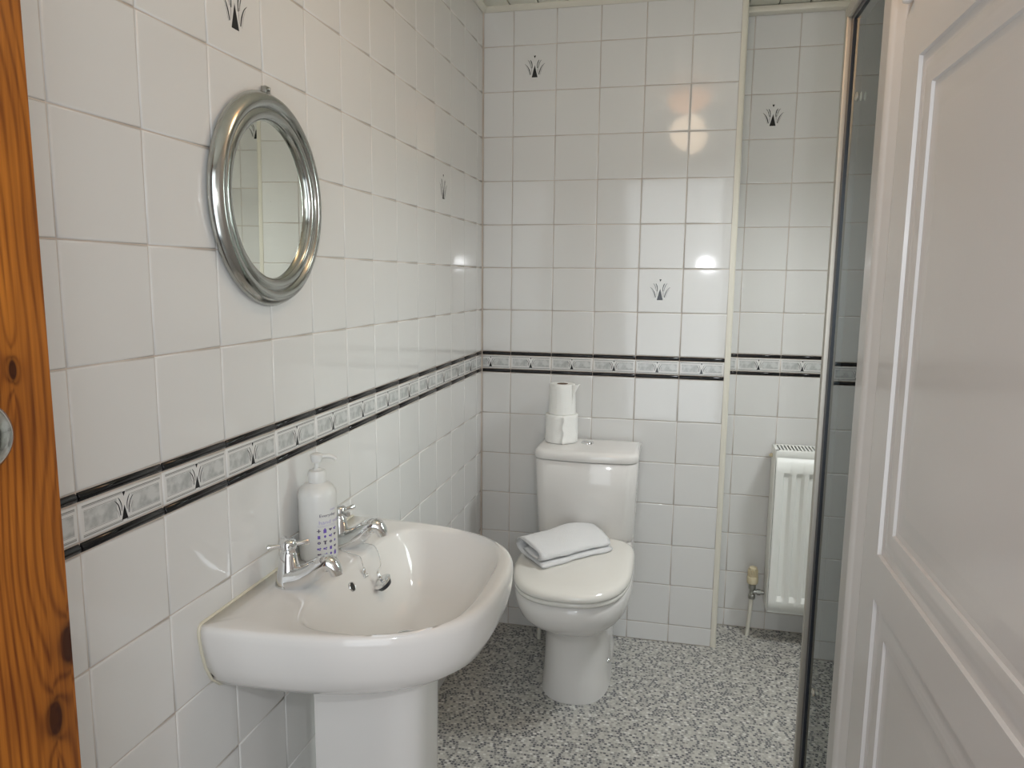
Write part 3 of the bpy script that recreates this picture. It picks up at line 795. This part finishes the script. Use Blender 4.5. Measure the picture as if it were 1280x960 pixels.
# ---------------------------------------------------------------- toilet
TX = .423
wc = thing('toilet', (TX, 0, 0), 'white close-coupled toilet with closed lid against the back wall', 'toilet')
def sring(cx, yb, yf, hw, z, n=2.5, nb=None, K=72):
    out = []; cy = (yb + yf) / 2; hy = (yb - yf) / 2
    for i in range(K):
        a = 2 * PI * i / K; c, s = math.cos(a), math.sin(a)
        e = n if s < 0 else (nb or n)
        out.append((cx + hw * math.copysign(abs(c) ** (2 / e), c), cy + hy * math.copysign(abs(s) ** (2 / e), s), z))
    return out
bm = bmesh.new()
lv = [(-.14, -.484, .112, 0), (-.14, -.486, .110, .012), (-.13, -.490, .1045, .08), (-.12, -.496, .1015, .16), (-.12, -.506, .101, .21), (-.12, -.520, .104, .238), (-.12, -.552, .117, .262), (-.12, -.592, .138, .285), (-.12, -.632, .157, .308), (-.12, -.664, .171, .335), (-.12, -.681, .1785, .365), (-.12, -.685, .180, .390), (-.12, -.680, .176, .408), (-.13, -.672, .168, .4135)]
loft(bm, [sring(0, a, b_, h, z, 2.5, 4) for a, b_, h, z in lv])
t = bmesh.new()
lv = [(-.012, -.27, .105, 0), (-.012, -.27, .105, .02), (-.012, -.26, .098, .04), (-.012, -.26, .100, .22), (-.012, -.28, .125, .32), (-.012, -.29, .155, .365), (-.012, -.30, .165, .395), (-.012, -.29, .165, .412), (-.014, -.255, .160, .440)]
loft(t, [sring(0, a, b_, h, z, 5, 5) for a, b_, h, z in lv]); merge(bm, t)
obj('pan', bm, M['ceramic'], wc, True, angle=60)
# floor screw cap on the side
bm = bmesh.new(); lathe(bm, [(.009, 0), (.009, .004), (.006, .008), (.001, .009)], 20, Matrix.Translation((.104, -.34, .085)) @ Matrix.Rotation(PI / 2, 4, 'Y'))
obj('screw_cap', bm, M['chrome'], wc, True, angle=50)
# seat ring and lid
def seat_ring(hw, yf, yb, z, K=96):
    """D outline: rounded back corners, half-ellipse front"""
    out = []
    for i in range(K):
        a = 2 * PI * i / K; c, s = math.cos(a), math.sin(a)
        if s < 0: x = hw * math.copysign(abs(c) ** (2 / 2.6), c); y = -.43 + (yf + .43) * -0 + (-.43 - yf) * -abs(s) ** (2 / 2.6)
        else:
            x = hw * math.copysign(abs(c) ** (2 / 5.5), c) * (1 - .05 * abs(s)); y = -.43 + (yb + .43) * abs(s) ** (2 / 5.5)
        out.append((x, y, z))
    return out
bm = bmesh.new()
ZS = .023
loft(bm, [seat_ring(.164, -.678, -.215, .3915 + ZS), seat_ring(.176, -.688, -.205, .3925 + ZS), seat_ring(.1785, -.692, -.205, .398 + ZS), seat_ring(.178, -.691, -.205, .405 + ZS), seat_ring(.173, -.686, -.21, .4075 + ZS)])
obj('seat', bm, M['seat'], wc, True)
bm = bmesh.new()
loft(bm, [seat_ring(.172, -.684, -.215, .4085 + ZS), seat_ring(.179, -.694, -.208, .4095 + ZS), seat_ring(.1815, -.698, -.204, .415 + ZS), seat_ring(.1810, -.6975, -.204, .423 + ZS), seat_ring(.1775, -.693, -.207, .4305 + ZS), seat_ring(.171, -.684, -.213, .4355 + ZS), seat_ring(.160, -.668, -.222, .4385 + ZS), seat_ring(.14, -.64, -.235, .4405 + ZS), seat_ring(.09, -.56, -.28, .4420 + ZS), seat_ring(.03, -.47, -.38, .4425 + ZS)])
obj('lid', bm, M['seat'], wc, True)
for sx in (-1, 1):
    bm = bmesh.new(); tube(bm, [(sx * .078 - .018, -.212, .432), (sx * .078 + .018, -.212, .432)], .008, 16); box(bm, sx * .078 - .010, sx * .078 + .010, -.223, -.20, .412, .430, .002)
    obj('seat_hinge', bm, M['chrome'], wc, True, angle=40)
# cistern
def cring(hw, yf, z, yb=-.020, bow=.012, rc=.045):
    pts = []; 
    # back edge then right corner ... plan with rounded front corners and a bowed front
    nseg = 8
    pts.append((-hw + .006, yb)); pts.append((hw - .006, yb)); pts.append((hw, yb - .006))
    for i in range(nseg + 1):
        a = 0 - (PI / 2) * i / nseg
        pts.append((hw - rc + rc * math.cos(a), yf + rc + rc * math.sin(a)))
    m_ = 10
    for i in range(1, m_):
        s = 1 - 2 * i / m_; pts.append((s * (hw - rc), yf - bow * (1 - s * s)))
    for i in range(nseg + 1):
        a = -PI / 2 - (PI / 2) * i / nseg
        pts.append((-hw + rc + rc * math.cos(a), yf + rc + rc * math.sin(a)))
    pts.append((-hw, yb - .006))
    return [(x, y, z) for x, y in pts]
CH = .003
bm = bmesh.new()
loft(bm, [cring(.155, -.195, .4405), cring(.163, -.205, .444), cring(.1665, -.212, .46), cring(.1705, -.232, .60), cring(.1735, -.240, .722), cring(.172, -.238, .7245)])
obj('cistern', bm, M['ceramic'], wc, True, angle=50)
bm = bmesh.new()
loft(bm, [cring(.170, -.236, .7275, -.018), cring(.1755, -.243, .7285, -.016), cring(.1770, -.2445, .734, -.016), cring(.1768, -.244, .7465, -.016), cring(.1740, -.241, .7540, -.018), cring(.168, -.234, .7585, -.024), cring(.158, -.222, .7600, -.036), cring(.12, -.18, .7607, -.07)])
obj('cistern_lid', bm, M['ceramic'], wc, True, angle=50)
bm = bmesh.new(); lathe(bm, [(.021, .7600), (.021, .7640), (.0195, .7655), (.0185, .7645), (.0180, .7640)], 32, Matrix.Translation((-.008, -.105, 0)), False, False)
br = obj('button_ring', bm, M['chrome'], wc, True, angle=50)
for s in (-1, 1):
    bm = bmesh.new(); pts = [(s * .0008, math.sqrt(.0178 ** 2)), ] ; K = 14
    arc = [(s * (.0007 + (.0172) * math.sin(PI * i / K)), .0172 * math.cos(PI * i / K)) for i in range(K + 1)]
    loft(bm, [[(x - .008, y - .105, z) for x, y in arc] for z in (.7602, .7648, )]); obj('flush_button', bm, M['chrome'], br, True, angle=40)

# isolation valve and pipe behind the toilet's left side
iv = thing('supply_pipe', (.250, -.085, 0), 'short white supply pipe with dark valve left of the toilet base', 'pipe')
bm = bmesh.new(); lathe(bm, [(.0075, 0), (.0075, .085)], 16); obj('pipe', bm, M['pipe'], iv, True, angle=50)
bm = bmesh.new(); lathe(bm, [(.010, .078), (.011, .082), (.011, .100), (.0085, .104), (.0085, .120)], 12); tube(bm, [(-.004, -.002, .096), (-.02, -.010, .100)], .005, 10)
obj('isolation_valve', bm, M['rubber'], iv, True, angle=40)

# ---------------------------------------------------------------- toilet rolls
def roll(x, y, z, r0, r1, h, label, tail):
    t = thing('toilet_roll', (x, y, z), label, 'toilet roll', 'toilet rolls on the cistern')
    bm = bmesh.new(); K = 48; rings = []
    def rg(r, zz, ph=0): return [(r * (1 + .004 * math.sin(3 * a + ph + zz * 40)) * math.cos(a), r * (1 + .004 * math.sin(3 * a + ph + zz * 40)) * math.sin(a), zz) for a in [2 * PI * i / K for i in range(K)]]
    rc = .019
    rings = [rg(rc, .001), rg(r0 - .002, .0), rg(r0, .002)] + [rg(r0 + (r1 - r0) * k / 6, h * k / 6 if 0 < k < 6 else (.004 if k == 0 else h - .002)) for k in range(7)] + [rg(r1 - .0015, h), rg(rc + .008, h - .0005), rg(rc, h - .001)]
    loft(bm, rings, False, False)
    obj('paper_roll', bm, M['paper'], t, True, angle=50)
    bm = bmesh.new()
    lathe(bm, [(rc, .0005), (rc, h), (rc - .0012, h), (rc - .0012, .0005)], 32, closed_prof=True)
    obj('cardboard_core', bm, M['core'], t, True, angle=40)
    tail(t, r0, r1, h)
    return t
def tail_seam(t, r0, r1, h):
    bm = bmesh.new(); K = 10; rings = []
    for k in range(13):
        z = -.0 + h * k / 12; w_ = .0035 * math.sin(k * 1.1) ; row = []
        for i in range(K + 1):
            a = math.radians(-78) + (i / K) * math.radians(62); lift = .0008 + .0075 * max(0, 1 - i / 3.0) ** 1.5 * (1 + .3 * math.sin(k))
            rr = r0 + (r1 - r0) * k / 12 + lift
            a2 = a - w_ / rr
            row.append((rr * math.cos(a2), rr * math.sin(a2), max(z, .0006)))
        rings.append(row)
    for a_, b_ in zip(rings[:-1], rings[1:]):
        va = [bm.verts.new(p) for p in a_]; vb = [bm.verts.new(p) for p in b_]
        for i in range(K): bm.faces.new((va[i], va[i + 1], vb[i + 1], vb[i]))
    bmesh.ops.remove_doubles(bm, verts=bm.verts, dist=1e-6)
    o = obj('loose_sheet', bm, M['paper'], t, True); sm = o.modifiers.new('s', 'SOLIDIFY'); sm.thickness = .0008
def tail_flag(t, r0, r1, h):
    bm = bmesh.new(); rows = []
    for k in range(9):
        s = k / 8; z = h * (1.0 - .62 * s) 
        L = .030 * (1 - s) ** 1.6
        row = []
        for i in range(7):
            q_ = i / 6
            a = math.radians(-35); rr = r0 + (r1 - r0) * (z / h)
            bx, by = (rr + .0006) * math.cos(a), (rr + .0006) * math.sin(a)
            row.append((bx + L * q_ * .98, by - .006 * math.sin(q_ * 3) * (1 - s), z + .004 * q_ * (1 - s) - .003 * math.sin(q_ * PI) + (0.002 if k == 0 and i % 2 else 0)))
        rows.append([bm.verts.new(p) for p in row])
    for a_, b_ in zip(rows[:-1], rows[1:]):
        for i in range(6): bm.faces.new((a_[i], a_[i + 1], b_[i + 1], b_[i]))
    o = obj('loose_sheet', bm, M['paper'], t, True); sm = o.modifiers.new('s', 'SOLIDIFY'); sm.thickness = .0007
ZL = .7612
roll(.320, -.094, ZL, .0575, .0575, .100, 'thick white toilet roll on the left of the cistern lid, under another', tail_seam)
roll(.321, -.094, ZL + .100, .0485, .0445, .106, 'thinner white toilet roll on top of the other, with its end sheet sticking out', tail_flag)

# ---------------------------------------------------------------- folded towel
tw = thing('folded_towel', (.348, -.572, .4660), 'white terry towel folded over on the closed toilet lid', 'towel')
e1 = Vector((.190, .222, 0)); LEN = e1.length; e1.normalize(); e2 = Vector((-.62, .785, 0))
def towel_profile(s):
    """centre line of the cloth in (v, z), v runs from the front edge backwards; s along the length"""
    dr = .010 * s
    hump = .012 * math.exp(-((s - .72) / .22) ** 2)
    return [(.002, .005), (.04, .005), (.085, .0055), (.125, .007), (.148, .013), (.153, .024 + hump * .5), (.143, .036 + hump - dr), (.115, .043 + hump - dr), (.075, .042 + hump * .8 - dr), (.040, .037 + hump * .4 - dr), (.020, .031 - dr * .8), (.0155, .0235 - dr * .5), (.024, .0165), (.045, .0165), (.08, .0185), (.105, .021)]
bm = bmesh.new(); K = 22; rings = []; TH = .0062; ZK = 1.28; VK = 1.12
for k in range(K + 1):
    s = k / K
    sp = smooth_path([(v * VK, 0, z * ZK) for v, z in towel_profile(s)], 5)
    n_ = len(sp); outer = []; inner = []
    for i, p in enumerate(sp):
        d = (sp[min(i + 1, n_ - 1)] - sp[max(i - 1, 0)]).normalized(); nn = Vector((-d.z, 0, d.x))
        th = TH * (1.0 if 0 < i < n_ - 1 else .6) * (.75 if k in (0, K) else 1)
        outer.append(p + nn * th); inner.append(p - nn * th)
    loop = outer + list(reversed(inner)); ring = []
    bend = .012 * math.sin(s * PI)      # slight bow of the fold
    ext = 1.0 + (.0)
    for j, p in enumerate(loop):
        wob = .0012 * math.sin(9 * s + j * .35) + .0008 * math.sin(23 * s + j * .9)
        # layers do not end flush
        uu = s * LEN + (.006 * math.sin(j * .12) - .003) * (1 if s > .5 else -1) * abs(2 * s - 1)
        v = p.x + bend * .35 + wob + (.012 * (1 - s))
        z = max(p.z + wob * .7, .0003)
        ring.append(e1 * uu + e2 * v + Vector((0, 0, z)))
    rings.append(ring)
loft(bm, rings)
obj('cloth', bm, M['towel'], tw, True)

# ---------------------------------------------------------------- radiator
RX0, RX1, RY0, RY1, RZ0, RZ1 = 1.065, 1.46, 0.060, 0.172, 0.130, 0.738
rd = thing('radiator', (RX0, RY1, RZ0), 'white fluted panel radiator with top grille on the recess wall', 'radiator')
def L(x, y, z): return (x - RX0, y - RY1, z - RZ0)
bm = bmesh.new()
pitch = .0425; xs = []; x = RX0 + .012
zs = [RZ0 + .008, RZ0 + .045, RZ0 + .051, RZ0 + .057, RZ0 + .063, RZ1 - .098, RZ1 - .092, RZ1 - .086, RZ1 - .080, RZ1 - .026]
def fdepth(x):
    u = (x - (RX0 + .028)) % pitch
    if x < RX0 + .028 or x > RX1 - .028: return 0
    pts = [(0, 0), (.003, .001), (.005, .010), (.008, .012), (.020, .012), (.027, .007), (.033, .001), (.0425, 0)]
    for (a, va), (b_, vb) in zip(pts[:-1], pts[1:]):
        if u <= b_: return va + (vb - va) * (u - a) / (b_ - a)
    return 0
xx = [RX0 + .004, RX0 + .010]
k = 0
while RX0 + .028 + k * pitch < RX1 - .05:
    for o_ in (0, .003, .006, .009, .022, .027, .033): xx.append(RX0 + .028 + k * pitch + o_)
    k += 1
xx += [RX1 - .01, RX1 - .004]
def fz(z):
    a = min(z - RZ0, RZ1 - .035 - z)
    lo = (z - (RZ0 + .045)) / .018; hi = ((RZ1 - .080) - z) / .018
    return max(0, min(1, lo, hi))
grid = [[bm.verts.new(L(x, RY0 + .0005 + fdepth(x) * fz(z), z)) for x in xx] for z in zs]
for a_, b_ in zip(grid[:-1], grid[1:]):
    for i in range(len(xx) - 1): bm.faces.new((a_[i], a_[i + 1], b_[i + 1], b_[i]))
o = obj('front_panel', bm, M['radiator'], rd, True, angle=24)
sm = o.modifiers.new('s', 'SOLIDIFY'); sm.thickness = .0015; sm.offset = 1 
bm = bmesh.new(); t = bmesh.new()
for nm, x0, x1 in (('side_panel', RX0, RX0 + .004), ('side_panel', RX1 - .004, RX1)):
    bm = bmesh.new(); box(bm, x0 - RX0, x1 - RX0, RY0 + .004 - RY1, 0 - .004, .006, RZ1 - RZ0 - .004, .0012); obj(nm, bm, M['radiator'], rd, True, angle=40)
bm = bmesh.new()
box(bm, .002, RX1 - RX0 - .002, RY0 - RY1 - .001, RY0 - RY1 + .006, RZ1 - RZ0 - .028, RZ1 - RZ0 - .001, .002)
box(bm, .001, RX1 - RX0 - .001, RY0 - RY1, RY0 - RY1 + .012, RZ1 - RZ0 - .003, RZ1 - RZ0, .001)
box(bm, .001, RX1 - RX0 - .001, -.014, -.004, RZ1 - RZ0 - .003, RZ1 - RZ0, .001)
box(bm, .0, .013, RY0 - RY1, -.004, RZ1 - RZ0 - .003, RZ1 - RZ0, .001)
gr = obj('top_grille', bm, M['radiator'], rd, True, angle=40)
gm = None
for i in range(45):
    x = .022 + i * .012
    if x > RX1 - RX0 - .01: break
    if gm is None:
        bm = bmesh.new(); box(bm, -.0030, .0030, RY0 - RY1 + .008, -.012, RZ1 - RZ0 - .003, RZ1 - RZ0 - .0004)
        o = obj('grille_bar', bm, M['radiator'], gr); gm = o.data
    else: o = obj('grille_bar', gm, None, gr)
    o.location = (x, 0, 0)
bm = bmesh.new(); box(bm, .006, RX1 - RX0 - .006, RY0 - RY1 + .012, -.010, .02, RZ1 - RZ0 - .050); obj('convector', bm, M['dark'], rd)
bm = bmesh.new(); box(bm, .004, RX1 - RX0 - .004, -.006, -.003, .01, RZ1 - RZ0 - .004); 
box(bm, .004, RX1 - RX0 - .004, RY0 - RY1 + .003, -.003, .001, .008, .001); obj('back_panel', bm, M['radiator'], rd)
for s in (.06, RX1 - RX0 - .06):
    bm = bmesh.new(); box(bm, s - .012, s + .012, -.004, RX1 * 0 + (YA - RY1), .05, .55, .001); obj('wall_bracket', bm, M['radiator'], rd)
bm = bmesh.new(); tube(bm, [(.001, -.034, .572), (-.008, -.034, .572)], .007, 12); tube(bm, [(-.008, -.034, .572), (-.012, -.034, .572)], .004, 10)
obj('bleed_plug', bm, M['valve_cream'], rd, True, angle=40)
# thermostatic valve
tv = thing('radiator_valve', (1.020, .128, 0), 'cream thermostatic valve on a white pipe beside the radiator', 'valve')
bm = bmesh.new()
lathe(bm, [(.012, .207), (.0185, .210), (.0205, .216), (.0205, .232), (.0195, .236), (.0130, .239), (.0122, .262), (.0145, .264), (.0138, .271), (.010, .2735), (.001, .274)], 28)
vh = obj('valve_head', bm, M['valve_cream'], tv, True, angle=28)
bm = bmesh.new()
for i in range(18):
    a = 2 * PI * i / 18; t = bmesh.new(); box(t, .0140, .0186, -.0012, .0012, .236, .262, .0004, 1); merge(bm, t, Matrix.Rotation(a, 4, 'Z'))
obj('grip_rib', bm, M['valve_cream'], vh)
bm = bmesh.new()
lathe(bm, [(.012, .150), (.013, .154), (.013, .163), (.009, .166), (.0095, .185), (.0125, .188), (.0135, .193), (.0135, .206), (.010, .208)], 18)
tube(bm, [(.004, 0, .176), (.020, 0, .176)], .0085, 16); tube(bm, [(.018, 0, .176), (.030, 0, .176)], .0115, 6); tube(bm, [(.030, 0, .176), (.0435, 0, .176)], .0075, 14)
obj('valve_body', bm, M['brass_chrome'], tv, True, angle=25)
bm = bmesh.new(); tube(bm, [(0, 0, .152), (-.004, .002, .08), (-.009, .003, -.0)], .0072, 14); obj('pipe', bm, M['pipe'], tv, True, angle=60)

# ---------------------------------------------------------------- shower enclosure
XG = 1.050
sh = thing('shower_enclosure', (XG, -.83, 0), 'glass shower enclosure with satin metal frame right of the radiator', 'shower')
YE = -1.186
bm = bmesh.new(); box(bm, -.016, .003, -.022, 0.0, 0, 1.912, .0015); obj('frame_post', bm, M['satin'], sh, True, angle=40)
bm = bmesh.new(); box(bm, -.016, .003, YE + .83, -.022, 1.889, 1.912, .0015); obj('top_rail', bm, M['satin'], sh, True, angle=40)
bm = bmesh.new(); box(bm, -.012, .003, YE + .83, -.022, 0.06, .085, .0015); obj('bottom_rail', bm, M['satin'], sh, True, angle=40)
bm = bmesh.new(); box(bm, -.0065, .0015, -.045, -.0225, .085, 1.889); box(bm, -.0065, .0015, YE + .83, -.045, 1.877, 1.889); obj('glass_seal', bm, M['rubber'], sh)
bm = bmesh.new(); box(bm, -.003, .001, YE + .832, -.040, .083, 1.885); obj('glass_pane', bm, M['glass'], sh)
for z in (1.706, .395):
    bm = bmesh.new(); lathe(bm, [(.009, -.0005), (.009, .0015), (.007, .0025), (.001, .003)], 20, Matrix.Translation((-.003, -.110, z)) @ Matrix.Rotation(-PI / 2, 4, 'Y')); obj('hinge_cap', bm, M['satin'], sh, True, angle=40)
bm = bmesh.new(); box(bm, .006, .545, -.030, -.004, 0, 1.912, .001); obj('side_panel', bm, M['obscured'], sh)
bm = bmesh.new(); box(bm, -.012, .545, YE + .83, -.032, 0.0, .058, .006); obj('shower_tray', bm, M['ceramic'], sh, True, angle=40)

# ---------------------------------------------------------------- ceiling lamp
lp = thing('ceiling_lamp', (LAMP.x, LAMP.y, CEIL), 'round ceiling lamp with glowing orange glass', 'lamp')
bm = bmesh.new(); lathe(bm, [(.075, 0), (.075, -.012), (.068, -.016)], 40); obj('lamp_base', bm, M['satin'], lp, True, angle=40)
bm = bmesh.new(); lathe(bm, [(.068, -.014), (.095, -.022), (.105, -.038), (.098, -.060), (.075, -.080), (.040, -.092), (.001, -.096)], 48, None, False); obj('lamp_shade', bm, M['lamp_glass'], lp, True)
